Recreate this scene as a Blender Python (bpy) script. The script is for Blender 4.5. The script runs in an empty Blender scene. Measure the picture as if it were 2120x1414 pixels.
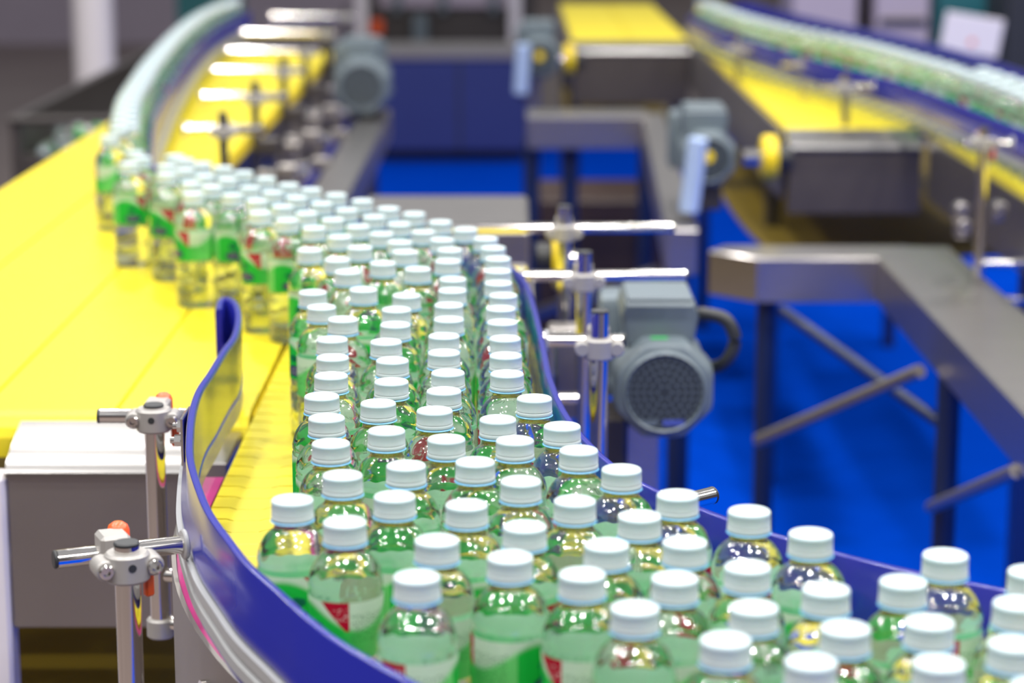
import bpy, bmesh, math, random
from mathutils import Vector, Matrix

random.seed(7)
SC = bpy.context.scene
COL = SC.collection
PI = math.pi

# ------------------------------------------------------------------ camera
F_PX, CX, CY, Y_HOR = 4700.0, 1060.0, 707.0, -270.0
PITCH = math.atan((CY - Y_HOR) / F_PX)
CAM_Z = 1.645
cam = bpy.data.cameras.new('camera')
cam.sensor_width = 36.0
cam.lens = F_PX / 2120.0 * 36.0
cam.clip_end = 200
cam.clip_start = 0.05
cam.dof.use_dof = True
cam.dof.focus_distance = 1.93
cam.dof.aperture_fstop = cam.lens / 17.0
cam_o = bpy.data.objects.new('camera', cam)
COL.objects.link(cam_o)
cam_o.location = (0, 0, CAM_Z)
cam_o.rotation_euler = (PI / 2 - PITCH, 0, 0)
SC.camera = cam_o

# ------------------------------------------------------------------ light
wd = bpy.data.worlds.new('hall')
SC.world = wd
wd.use_nodes = True
wd.node_tree.nodes['Background'].inputs[0].default_value = (0.93, 0.95, 1.0, 1)
wd.node_tree.nodes['Background'].inputs[1].default_value = 0.47


def lamp(x, y, z, sx, sy, e):
    l = bpy.data.lights.new('ceiling_lamp', 'AREA')
    l.shape = 'RECTANGLE'
    l.size, l.size_y = sx, sy
    l.energy = e
    l.color = (1.0, 0.97, 0.93)
    o = bpy.data.objects.new('ceiling_lamp', l)
    COL.objects.link(o)
    o.location = (x, y, z)


for lx in (-3.6, -1.7, 0.2, 2.1, 4.0):
    for ly in (-1.5, 0.6, 2.7, 4.8, 8.0):
        lamp(lx + (0.4 if ly > 2 else 0), ly, 4.6, 0.26, 0.15, 54)

SC.view_settings.view_transform = 'Standard'
SC.view_settings.look = 'None'
SC.view_settings.gamma = 1.0
SC.view_settings.use_curve_mapping = False
SC.view_settings.exposure = -0.18
SC.cycles.max_bounces = 16
SC.cycles.transmission_bounces = 16
SC.cycles.glossy_bounces = 5
SC.cycles.diffuse_bounces = 3
SC.cycles.transparent_max_bounces = 8
SC.cycles.sample_clamp_indirect = 6.0
SC.cycles.blur_glossy = 0.6
SC.cycles.use_denoising = True
SC.cycles.use_adaptive_sampling = True
SC.cycles.adaptive_threshold = 0.02

# ------------------------------------------------------------------ layout helpers
ZB = 1.05                 # top of every belt
ZR = ZB + 0.112           # top of the blue guide rails


def ray(x, y):
    u, v = (x - CX) / F_PX, (CY - y) / F_PX
    return u, math.cos(PITCH) + v * math.sin(PITCH), -math.sin(PITCH) + v * math.cos(PITCH)


def at(x, y, z):
    dx, dy, dz = ray(x, y)
    t = (z - CAM_Z) / dz
    return Vector((t * dx, t * dy, z))


def atY(x, y, Y):
    dx, dy, dz = ray(x, y)
    t = Y / dy
    return Vector((t * dx, Y, CAM_Z + t * dz))


def spline(pts, n=8):
    P = [Vector(p) for p in pts]
    P = [P[0] * 2 - P[1]] + P + [P[-1] * 2 - P[-2]]
    out = []
    for i in range(1, len(P) - 2):
        a, b, c, d = P[i - 1], P[i], P[i + 1], P[i + 2]
        for k in range(n):
            t = k / n
            out.append(0.5 * ((2 * b) + (c - a) * t + (2 * a - 5 * b + 4 * c - d) * t * t + (3 * b - a - 3 * c + d) * t ** 3))
    out.append(P[-2])
    return out


def resample(pts, step):
    out = [pts[0].copy()]
    acc = 0.0
    for a, b in zip(pts, pts[1:]):
        L = (b - a).length
        s = step - acc
        while s <= L:
            out.append(a.lerp(b, s / L))
            s += step
        acc = (acc + L) % step if L > 0 else acc
    return out


# ------------------------------------------------------------------ materials
def new_mat(name):
    m = bpy.data.materials.new(name)
    m.use_nodes = True
    return m, m.node_tree, m.node_tree.nodes['Principled BSDF']


def noise_mix(nt, bs, c1, c2, scale, detail=3, coord='Object', stretch=None):
    tc = nt.nodes.new('ShaderNodeTexCoord')
    n = nt.nodes.new('ShaderNodeTexNoise')
    n.inputs['Scale'].default_value = scale
    n.inputs['Detail'].default_value = detail
    src = tc.outputs[coord]
    if stretch:
        mp = nt.nodes.new('ShaderNodeMapping')
        mp.inputs['Scale'].default_value = stretch
        nt.links.new(src, mp.inputs[0])
        src = mp.outputs[0]
    nt.links.new(src, n.inputs['Vector'])
    mx = nt.nodes.new('ShaderNodeMix')
    mx.data_type = 'RGBA'
    mx.inputs[6].default_value = (*c1, 1)
    mx.inputs[7].default_value = (*c2, 1)
    nt.links.new(n.outputs[0], mx.inputs[0])
    nt.links.new(mx.outputs[2], bs.inputs['Base Color'])
    return n


def mat(name, col, rough=0.45, metal=0.0, var=0.06, scale=30, bump=0.0, stretch=None, spec=0.5, coat=0.0):
    m, nt, bs = new_mat(name)
    bs.inputs['Roughness'].default_value = rough
    bs.inputs['Metallic'].default_value = metal
    bs.inputs['Specular IOR Level'].default_value = spec
    if coat:
        bs.inputs['Coat Weight'].default_value = coat
        bs.inputs['Coat Roughness'].default_value = 0.08
    c1 = tuple(max(0, c * (1 - var)) for c in col)
    c2 = tuple(min(1, c * (1 + var)) for c in col)
    n = noise_mix(nt, bs, c1, c2, scale, stretch=stretch)
    if bump:
        b = nt.nodes.new('ShaderNodeBump')
        b.inputs['Strength'].default_value = bump
        b.inputs['Distance'].default_value = 0.001
        nt.links.new(n.outputs[0], b.inputs['Height'])
        nt.links.new(b.outputs[0], bs.inputs['Normal'])
    return m


M = {}
M['cap'] = mat('white_plastic', (0.53, 0.625, 0.655), 0.30, var=0.01, spec=0.45)
cb = M['cap'].node_tree.nodes['Principled BSDF']
cb.inputs['Subsurface Weight'].default_value = 0.7
cb.inputs['Subsurface Radius'].default_value = (0.8, 1.0, 1.1)
cb.inputs['Subsurface Scale'].default_value = 0.005
M['ring'] = mat('pale_blue_plastic', (0.20, 0.50, 0.78), 0.25, var=0.02)
M['ink'] = mat('black_ink', (0.02, 0.025, 0.03), 0.5)
M['blue'] = mat('blue_guide_plastic', (0.013, 0.017, 0.25), 0.18, var=0.05, scale=8, spec=0.6)
M['face'] = mat('sliding_face_steel', (0.34, 0.36, 0.42), 0.20, 1.0, var=0.06, scale=10)
M['alu'] = mat('grey_aluminium', (0.40, 0.41, 0.42), 0.42, 0.25, var=0.04)
M['steel'] = mat('brushed_steel', (0.47, 0.445, 0.43), 0.30, 1.0, var=0.08, scale=14, stretch=(1, 1, 12))
M['steel_soft'] = mat('satin_steel', (0.36, 0.335, 0.32), 0.42, 1.0, var=0.06, scale=6)
M['chrome'] = mat('polished_tube', (0.72, 0.69, 0.66), 0.10, 1.0, var=0.02)
M['clamp'] = mat('cast_clamp', (0.38, 0.365, 0.35), 0.42, 0.35, var=0.05, scale=60)
M['black'] = mat('black_rubber', (0.025, 0.027, 0.03), 0.45, var=0.1)
M['dark'] = mat('dark_metal', (0.06, 0.052, 0.05), 0.4, 0.3, var=0.2, scale=5)
M['orange'] = mat('orange_plastic', (0.80, 0.10, 0.015), 0.3, var=0.04, coat=0.3)
M['magenta'] = mat('magenta_plastic', (0.42, 0.02, 0.17), 0.38, var=0.06, scale=20)
M['motor'] = mat('grey_motor_paint', (0.125, 0.16, 0.185), 0.40, 0.0, var=0.06, scale=10)
M['grille'] = mat('dark_grille', (0.028, 0.036, 0.043), 0.5, var=0.1)
M['green'] = mat('green_sticker', (0.03, 0.42, 0.09), 0.4)
M['bluetag'] = mat('blue_sticker', (0.07, 0.10, 0.40), 0.4)
M['paleblue'] = mat('pale_blue_tube', (0.40, 0.52, 0.78), 0.3, 0.2)
M['yellow'] = mat('yellow_plastic', (0.90, 0.66, 0.01), 0.36, var=0.04, scale=12, spec=0.5)
M['link'] = mat('yellow_chain_plastic', (0.80, 0.66, 0.02), 0.30, var=0.05, scale=25, spec=0.55)
M['navy'] = mat('dark_blue_panel', (0.018, 0.03, 0.17), 0.45, var=0.1, scale=3)
M['lavender'] = mat('lavender_panel', (0.42, 0.36, 0.44), 0.6, var=0.08, scale=2)
M['white'] = mat('white_paint', (0.72, 0.68, 0.72), 0.4, var=0.03)
M['teal'] = mat('teal_panel', (0.02, 0.16, 0.18), 0.5, var=0.2, scale=3)
M['panel_dark'] = mat('dark_satin_panel', (0.075, 0.062, 0.056), 0.42, 0.2, var=0.08, scale=4)
M['nose'] = mat('nose_steel', (0.27, 0.262, 0.258), 0.30, 1.0, var=0.1, scale=6)
M['olive'] = mat('olive_shaded_belt_and_bed', (0.19, 0.13, 0.006), 0.5, var=0.25, scale=3)  # yellow belt return with its shade painted in; also the chain slide bed
M['pgreen'] = mat('pale_green_strip', (0.50, 0.72, 0.62), 0.35, var=0.1, scale=30)
M['brown'] = mat('brown_panel', (0.045, 0.025, 0.02), 0.5, var=0.1)
M['wall'] = mat('unseen_hall_wall', (0.22, 0.19, 0.18), 0.7, var=0.1, scale=0.5)
M['navy_leg'] = mat('navy_leg_tube', (0.004, 0.013, 0.06), 0.4, var=0.1, scale=4)  # even dark navy for the stand legs and one brace
M['leg'] = mat('stand_tube_steel', (0.16, 0.16, 0.18), 0.30, 1.0, var=0.05)

# clear bottle filled with water
m, nt, bs = new_mat('clear_bottle')
bs.inputs['Base Color'].default_value = (0.95, 1.0, 0.975, 1)
bs.inputs['Transmission Weight'].default_value = 1.0
bs.inputs['IOR'].default_value = 1.36
bs.inputs['Roughness'].default_value = 0.0
bs.inputs['Coat Weight'].default_value = 1.0
bs.inputs['Coat Roughness'].default_value = 0.085
bs.inputs['Coat IOR'].default_value = 1.66
M['pet'] = m

# woven yellow belt with small raised modules
m, nt, bs = new_mat('yellow_belt')
bs.inputs['Roughness'].default_value = 0.38
bs.inputs['Specular IOR Level'].default_value = 0.45
noise_mix(nt, bs, (0.75, 0.61, 0.008), (0.82, 0.675, 0.013), 4)
tc = nt.nodes.new('ShaderNodeTexCoord')
br = nt.nodes.new('ShaderNodeTexBrick')
br.inputs['Scale'].default_value = 20.0
br.inputs['Mortar Size'].default_value = 0.035
br.inputs['Color1'].default_value = (1, 1, 1, 1)
br.inputs['Color2'].default_value = (0.9, 0.9, 0.9, 1)
br.inputs['Mortar'].default_value = (0.3, 0.3, 0.3, 1)
nt.links.new(tc.outputs['Object'], br.inputs['Vector'])
bp = nt.nodes.new('ShaderNodeBump')
bp.inputs['Strength'].default_value = 0.35
bp.inputs['Distance'].default_value = 0.0012
nt.links.new(br.outputs[0], bp.inputs['Height'])
nt.links.new(bp.outputs[0], bs.inputs['Normal'])
M['belt'] = m

# floors
m, nt, bs = new_mat('blue_carpet')
bs.inputs['Roughness'].default_value = 0.9
bs.inputs['Specular IOR Level'].default_value = 0.0
noise_mix(nt, bs, (0.0003, 0.045, 0.47), (0.0008, 0.064, 0.60), 3.0, 6)
M['carpet'] = m
m, nt, bs = new_mat('taupe_floor')
bs.inputs['Roughness'].default_value = 0.55
noise_mix(nt, bs, (0.15, 0.115, 0.105), (0.22, 0.175, 0.165), 0.8, 4)
M['floor'] = m


# printed label: green lower field, pale top, red flags, navy ovals
def label_material():
    m, nt, bs = new_mat('printed_label')
    N, L = nt.nodes, nt.links

    def val(x):
        return x

    def op(o, a, b=None, c=None):
        n = N.new('ShaderNodeMath')
        n.operation = o
        for i, q in enumerate((a, b, c)):
            if q is None:
                continue
            if isinstance(q, (int, float)):
                n.inputs[i].default_value = q
            else:
                L.new(q, n.inputs[i])
        return n.outputs[0]

    def mixc(f, a, b):
        n = N.new('ShaderNodeMix')
        n.data_type = 'RGBA'
        L.new(f, n.inputs[0])
        for i, q in ((6, a), (7, b)):
            if isinstance(q, tuple):
                n.inputs[i].default_value = (*q, 1)
            else:
                L.new(q, n.inputs[i])
        return n.outputs[2]

    uv = N.new('ShaderNodeUVMap')
    uv.uv_map = 'UVMap'
    sp = N.new('ShaderNodeSeparateXYZ')
    L.new(uv.outputs[0], sp.inputs[0])
    u = op('FRACT', op('MULTIPLY', sp.outputs[0], 2.0))
    v = sp.outputs[1]
    lt, gt, mul, sub, add = (lambda a, b: op('LESS_THAN', a, b)), (lambda a, b: op('GREATER_THAN', a, b)), \
        (lambda a, b: op('MULTIPLY', a, b)), (lambda a, b: op('SUBTRACT', a, b)), (lambda a, b: op('ADD', a, b))
    # boundary between green field and pale top
    wave = add(0.66, mul(0.20, op('SINE', add(mul(u, 2 * PI), 0.6))))
    soft = op('SMOOTH_MIN', op('MAXIMUM', mul(sub(v, wave), 9.0), 0.0), 1.0, 0.1)
    green = mixc(op('SMOOTH_MIN', op('MAXIMUM', mul(sub(u, 0.5), 3.0), 0.0), 1.0, 0.1), (0.015, 0.56, 0.07), (0.20, 0.76, 0.22))
    col = mixc(soft, green, (0.78, 0.92, 0.76))
    # fine print lines in the pale panel
    tx = N.new('ShaderNodeTexNoise')
    tx.inputs['Scale'].default_value = 1.0
    mp = N.new('ShaderNodeMapping')
    mp.inputs['Scale'].default_value = (140, 26, 1)
    L.new(uv.outputs[0], mp.inputs[0])
    L.new(mp.outputs[0], tx.inputs['Vector'])
    ink = gt(tx.outputs[0], 0.56)
    panel = mul(mul(gt(u, 0.60), lt(u, 0.92)), mul(gt(v, 0.30), lt(v, 0.80)))
    col = mixc(mul(mul(panel, ink), 0.7), col, (0.03, 0.22, 0.06))
    # navy oval with light letters
    ex = mul(sub(u, 0.30), 1 / 0.16)
    ey = mul(sub(v, 0.22), 1 / 0.15)
    oval = lt(add(mul(ex, ex), mul(ey, ey)), 1.0)
    col = mixc(oval, col, (0.03, 0.03, 0.16))
    core = lt(add(mul(ex, ex), mul(ey, ey)), 0.55)
    col = mixc(mul(mul(core, ink), 0.8), col, (0.65, 0.65, 0.75))
    # dark splash above the oval
    sx = mul(sub(u, 0.27), 1 / 0.10)
    sy = mul(sub(v, 0.55), 1 / 0.12)
    spl = lt(add(add(mul(sx, sx), mul(sy, sy)), mul(tx.outputs[0], 0.8)), 1.0)
    col = mixc(mul(spl, 0.8), col, (0.005, 0.06, 0.10))
    # red flag hanging from the top edge
    fl = mul(mul(gt(u, 0.33), lt(u, 0.58)), gt(v, sub(1.0, mul(sub(u, 0.33), 2.3))))
    fl = mul(fl, gt(v, 0.50))
    col = mixc(fl, col, (0.56, 0.006, 0.035))
    t2 = N.new('ShaderNodeTexNoise')
    t2.inputs['Scale'].default_value = 1.0
    mp2 = N.new('ShaderNodeMapping')
    mp2.inputs['Scale'].default_value = (90, 16, 1)
    mp2.inputs['Rotation'].default_value = (0, 0, 0.35)
    L.new(uv.outputs[0], mp2.inputs[0])
    L.new(mp2.outputs[0], t2.inputs['Vector'])
    scr = mul(mul(fl, gt(t2.outputs[0], 0.60)), mul(gt(v, 0.68), mul(lt(v, 0.92), gt(u, 0.44))))
    col = mixc(mul(scr, 0.8), col, (0.85, 0.75, 0.75))
    geo = N.new('ShaderNodeNewGeometry')
    col = mixc(mul(geo.outputs['Backfacing'], 0.60), col, (0.33, 0.80, 0.52))
    L.new(col, bs.inputs['Base Color'])
    bs.inputs['Roughness'].default_value = 0.3
    tr = N.new('ShaderNodeBsdfTranslucent')
    L.new(col, tr.inputs['Color'])
    ms = N.new('ShaderNodeMixShader')
    ms.inputs[0].default_value = 0.6
    L.new(bs.outputs[0], ms.inputs[1])
    L.new(tr.outputs[0], ms.inputs[2])
    L.new(ms.outputs[0], N['Material Output'].inputs['Surface'])
    return m


M['label'] = label_material()


# ------------------------------------------------------------------ mesh helpers
class MB:
    def __init__(self):
        self.bm = bmesh.new()

    def box(self, c, s, rz=0.0, bev=0.0, seg=1, rot=None):
        mt = Matrix.Translation(Vector(c)) @ (rot if rot is not None else Matrix.Rotation(rz, 4, 'Z')) @ Matrix.Diagonal((*s, 1))
        r = bmesh.ops.create_cube(self.bm, size=1.0, matrix=mt)
        if bev:
            es = list({e for v in r['verts'] for e in v.link_edges})
            bmesh.ops.bevel(self.bm, geom=es, offset=bev, segments=seg, affect='EDGES', profile=0.5)
        return self

    def span(self, a, b, bev=0.0):
        a, b = Vector(a), Vector(b)
        return self.box((a + b) / 2, tuple(abs(x) for x in (b - a)), bev=bev)

    def lathe(self, prof, seg=24, mt=None, rfun=None):
        mt = mt or Matrix()
        rings = []
        for (r, z) in prof:
            if r < 1e-7:
                rings.append([self.bm.verts.new(mt @ Vector((0, 0, z)))])
            else:
                ring = []
                for k in range(seg):
                    a = 2 * PI * k / seg
                    rr = r if rfun is None else rfun(r, z, k)
                    ring.append(self.bm.verts.new(mt @ Vector((rr * math.cos(a), rr * math.sin(a), z))))
                rings.append(ring)
        for A, B in zip(rings, rings[1:]):
            for k in range(seg):
                k2 = (k + 1) % seg
                if len(A) == 1 and len(B) == 1:
                    continue
                if len(A) == 1:
                    self.bm.faces.new((A[0], B[k2], B[k]))
                elif len(B) == 1:
                    self.bm.faces.new((A[k], A[k2], B[0]))
                else:
                    self.bm.faces.new((A[k], A[k2], B[k2], B[k]))
        return self

    def cyl(self, p0, p1, r, seg=18, r2=None, bev=0.0):
        p0, p1 = Vector(p0), Vector(p1)
        d = p1 - p0
        mt = Matrix.Translation(p0) @ d.to_track_quat('Z', 'Y').to_matrix().to_4x4()
        h = d.length
        r2 = r if r2 is None else r2
        b = bev
        prof = [(0, 0), (r - b, 0)] + ([(r, b)] if b else []) + ([(r2, h - b)] if b else []) + [(r2 - b, h), (0, h)]
        return self.lathe(prof, seg, mt)

    def tube(self, pts, r, seg=10):
        pts = [Vector(p) for p in pts]
        rings = []
        up = Vector((0, 0, 1))
        for i, p in enumerate(pts):
            t = (pts[min(i + 1, len(pts) - 1)] - pts[max(i - 1, 0)]).normalized()
            s = t.cross(up)
            if s.length < 1e-3:
                s = Vector((1, 0, 0))
            s.normalize()
            w = s.cross(t)
            rings.append([self.bm.verts.new(p + r * (s * math.cos(2 * PI * k / seg) + w * math.sin(2 * PI * k / seg))) for k in range(seg)])
        for A, B in zip(rings, rings[1:]):
            for k in range(seg):
                self.bm.faces.new((A[k], A[(k + 1) % seg], B[(k + 1) % seg], B[k]))
        self.bm.faces.new(list(reversed(rings[0])))
        self.bm.faces.new(rings[-1])
        return self

    def sweep(self, prof, path, side=1.0, closed=True):
        """prof: (n, z) polygon; path: points in plan; n is measured to the side of travel"""
        rings = []
        for i, p in enumerate(path):
            t = (path[min(i + 1, len(path) - 1)] - path[max(i - 1, 0)])
            t = Vector((t.x, t.y, 0)).normalized()
            nrm = Vector((t.y, -t.x, 0)) * side
            rings.append([self.bm.verts.new(Vector((p.x, p.y, 0)) + nrm * n + Vector((0, 0, z))) for n, z in prof])
        m = len(prof)
        for A, B in zip(rings, rings[1:]):
            for k in range(m if closed else m - 1):
                self.bm.faces.new((A[k], A[(k + 1) % m], B[(k + 1) % m], B[k]))
        if closed:
            self.bm.faces.new(list(reversed(rings[0])))
            self.bm.faces.new(rings[-1])
        return self

    def prism(self, poly, z0, z1, mt=None, bev=0.0):
        mt = mt or Matrix()
        a = [self.bm.verts.new(mt @ Vector((x, y, z0))) for x, y in poly]
        b = [self.bm.verts.new(mt @ Vector((x, y, z1))) for x, y in poly]
        n = len(poly)
        self.bm.faces.new(list(reversed(a)))
        top = self.bm.faces.new(b)
        for k in range(n):
            self.bm.faces.new((a[k], a[(k + 1) % n], b[(k + 1) % n], b[k]))
        if bev:
            bmesh.ops.bevel(self.bm, geom=list(top.edges), offset=bev, segments=1, affect='EDGES', profile=0.5)
        return self

    def mesh(self, name, material, off=None, angle=35):
        if off is not None:
            bmesh.ops.translate(self.bm, verts=self.bm.verts, vec=-Vector(off))
        bmesh.ops.recalc_face_normals(self.bm, faces=self.bm.faces)
        me = bpy.data.meshes.new(name)
        self.bm.to_mesh(me)
        self.bm.free()
        me.polygons.foreach_set('use_smooth', [True] * len(me.polygons))
        me.set_sharp_from_angle(angle=math.radians(angle))
        me.materials.append(M[material])
        return me


def origin_of(o):
    v = Vector((0, 0, 0))
    while o is not None:
        v += o.location
        o = o.parent
    return v


def link(name, me, parent=None, loc=None):
    o = bpy.data.objects.new(name, me)
    COL.objects.link(o)
    if loc is not None:
        o.location = loc
    if parent is not None:
        o.parent = parent
    return o


def tag(o, label, cat, group=None):
    o['label'] = label
    o['category'] = cat
    if group:
        o['group'] = group
    return o


def thing(name, label, cat, loc, group=None):
    return tag(link(name, None, None, Vector(loc)), label, cat, group)


def part(name, mb, material, parent, angle=35):
    """mesh built in world coordinates, made a child of its thing"""
    return link(name, mb.mesh(name, material, origin_of(parent), angle), parent)


def solo(name, mb, material, label, cat, base, group=None):
    return tag(link(name, mb.mesh(name, material, base), None, Vector(base)), label, cat, group)


def struct(name, mb, material):
    o = link(name, mb.mesh(name, material))
    o['kind'] = 'structure'
    return o


# ------------------------------------------------------------------ the setting
b = MB(); b.span((-14, -9, -0.1), (14, 34, 0)); struct('floor', b, 'floor')
for nm, a, c in (('wall_unseen_left', (-14.2, -9, 0), (-14, 34, 5)), ('wall_unseen_right', (14, -9, 0), (14.2, 34, 5)), ('wall_unseen_front', (-14, -9.2, 0), (14, -9, 5)), ('wall_unseen_end', (-14, 34, 0), (14, 34.2, 5))):
    b = MB(); b.span(a, c); struct(nm, b, 'wall')  # unseen walls, added to darken steel reflections and leave world light overhead
b = MB(); b.prism([(0.12, -1.0), (9, -1.0), (9, 14.2), (-1.05, 14.2), (-1.05, 4.6), (0.12, 4.6)], 0, 0.006); o = struct('floor_carpet', b, 'carpet')
b = MB(); b.span((-14, 22, 0), (-1.2, 22.2, 3)); struct('wall_back', b, 'lavender')

# ------------------------------------------------------------------ chain conveyor in the foreground
CC = Vector((0.818, 2.1, 0))          # centre of the bend
R_IN, R_OUT = 0.795, 1.106
LANE = (R_OUT - R_IN) / 4
PITCH_L = 0.0381


def bend_path(r, y0=3.42, a1=1.2, n=40):
    pts = [Vector((CC.x - r, y0 + (CC.y - y0) * k / 12, 0)) for k in range(12)]
    pts += [Vector((CC.x - r * math.cos(a1 * k / n), CC.y - r * math.sin(a1 * k / n), 0)) for k in range(n + 1)]
    return pts


chain = thing('chain_conveyor', 'yellow flat-top chain conveyor bending under the nearest bottles', 'conveyor', (-0.12, 2.9, 0))
W, P = LANE - 0.0018, PITCH_L - 0.0020
front = [(P / 2, -W / 2), (P / 2, -0.019), (P / 2 + 0.009, -0.013), (P / 2 + 0.009, 0.013), (P / 2, 0.019), (P / 2, W / 2)]
back = [(x - P, y) for x, y in reversed(front)]
b = MB(); b.prism(front + back, -0.005, 0.0, bev=0.0011)
link_me = b.mesh('chain_link', 'link')
base = origin_of(chain)
for k in range(4):
    rc = R_IN + LANE * (k + 0.5)
    pts = resample(bend_path(rc, n=160), PITCH_L)
    for i in range(len(pts) - 1):
        t = pts[i + 1] - pts[i]
        o = link('chain_link', link_me, chain, (pts[i] + pts[i + 1]) / 2 - base + Vector((0, 0, ZB)))
        o.rotation_euler.z = math.atan2(t.y, t.x)
outer = bend_path(R_OUT)
inner = bend_path(R_IN)
bend_only = [q for q in outer if q.y < 2.24]
b = MB(); b.sweep([(0.002, ZB - 0.012), (0.022, ZB - 0.012), (0.022, ZB - 0.004), (0.002, ZB - 0.004)], bend_only, side=1)
part('wear_strip', b, 'magenta', chain)
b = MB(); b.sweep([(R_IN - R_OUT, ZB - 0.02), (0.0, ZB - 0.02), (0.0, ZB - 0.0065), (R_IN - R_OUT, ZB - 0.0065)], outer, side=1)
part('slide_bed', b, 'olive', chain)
b = MB(); b.sweep([(0.0225, ZB - 0.16), (0.0265, ZB - 0.16), (0.0265, ZB - 0.002), (0.0225, ZB - 0.002)], bend_only, side=1)
part('side_plate', b, 'steel_soft', chain)
b = MB(); b.sweep([(0.004, ZB - 0.16), (0.008, ZB - 0.16), (0.008, ZB - 0.01), (0.004, ZB - 0.01)], inner, side=-1)
part('side_plate', b, 'steel_soft', chain)
# cover over the drive end
b = MB(); b.box((-0.12, 4.0, ZB - 0.06), (0.30, 0.42, 0.118), bev=0.006)
part('end_cover', b, 'steel', chain)
b = MB(); b.box((-0.12, 3.80, ZB - 0.115), (0.29, 0.03, 0.11), bev=0.003)
part('end_plate', b, 'steel_soft', chain)
for (x, y) in ((-0.24, 3.95), (0.0, 3.95), (-0.27, 2.75), (0.0, 2.75)):
    b = MB(); b.box((x, y, (ZB - 0.13) / 2), (0.04, 0.04, ZB - 0.13), bev=0.003)
    part('leg', b, 'leg', chain)
for y in (2.75, 3.95):
    b = MB(); b.box((-0.12, y, 0.55), (0.32, 0.03, 0.03))
    part('cross_bar', b, 'leg', chain)
# hexagon bolts and a pin on the outer side plate
for a in (0.36, 0.62):
    p = Vector((CC.x - (R_OUT + 0.0265) * math.cos(a), CC.y - (R_OUT + 0.0265) * math.sin(a), ZB - 0.045))
    d = Vector((-math.cos(a), -math.sin(a), 0))
    b = MB(); b.cyl(p, p + d * 0.004, 0.013, 20); b.cyl(p + d * 0.004, p + d * 0.016, 0.010, 6)
    part('bolt', b, 'chrome', chain)
    b = MB(); b.cyl(p + d * 0.008 + Vector((0, 0, -0.02)), p + d * 0.008 + Vector((0, 0, -0.10)), 0.005, 12, bev=0.001)
    b.cyl(p + d * 0.008 + Vector((0, 0, -0.052)), p + d * 0.008 + Vector((0, 0, -0.056)), 0.0065, 12)
    part('pin', b, 'chrome', chain)
b = MB(); b.box((0.075, 3.12, 0.955), (0.05, 0.05, 0.13), bev=0.004); part('drive_cover', b, 'steel_soft', chain)
b = MB(); b.box((0.048, 3.05, 0.93), (0.014, 0.05, 0.16), bev=0.003); part('cable_duct', b, 'black', chain)
b = MB(); b.cyl((0.052, 2.98, 0.90), (0.052, 2.98, 1.025), 0.009, 14, bev=0.003); b.cyl((0.03, 2.98, 1.03), (0.085, 2.98, 1.03), 0.011, 14, bev=0.003); part('tensioner', b, 'chrome', chain)
# yellow return sprocket and black seal at the drive end
sp = thing('drive_sprocket', 'yellow sprocket on a black hub beside the steel end cover behind the bottles', 'sprocket', (0.085, 3.86, 0.985))
b = MB(); b.cyl((0.070, 3.86, 0.99), (0.10, 3.86, 0.99), 0.052, 28, bev=0.004); part('wheel', b, 'yellow', sp)
b = MB(); b.cyl((0.040, 3.86, 0.99), (0.070, 3.86, 0.99), 0.026, 20, bev=0.003); part('hub', b, 'black', sp)
b = MB(); b.cyl((0.10, 3.86, 0.99), (0.112, 3.86, 0.99), 0.012, 14); part('shaft', b, 'chrome', sp)


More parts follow.
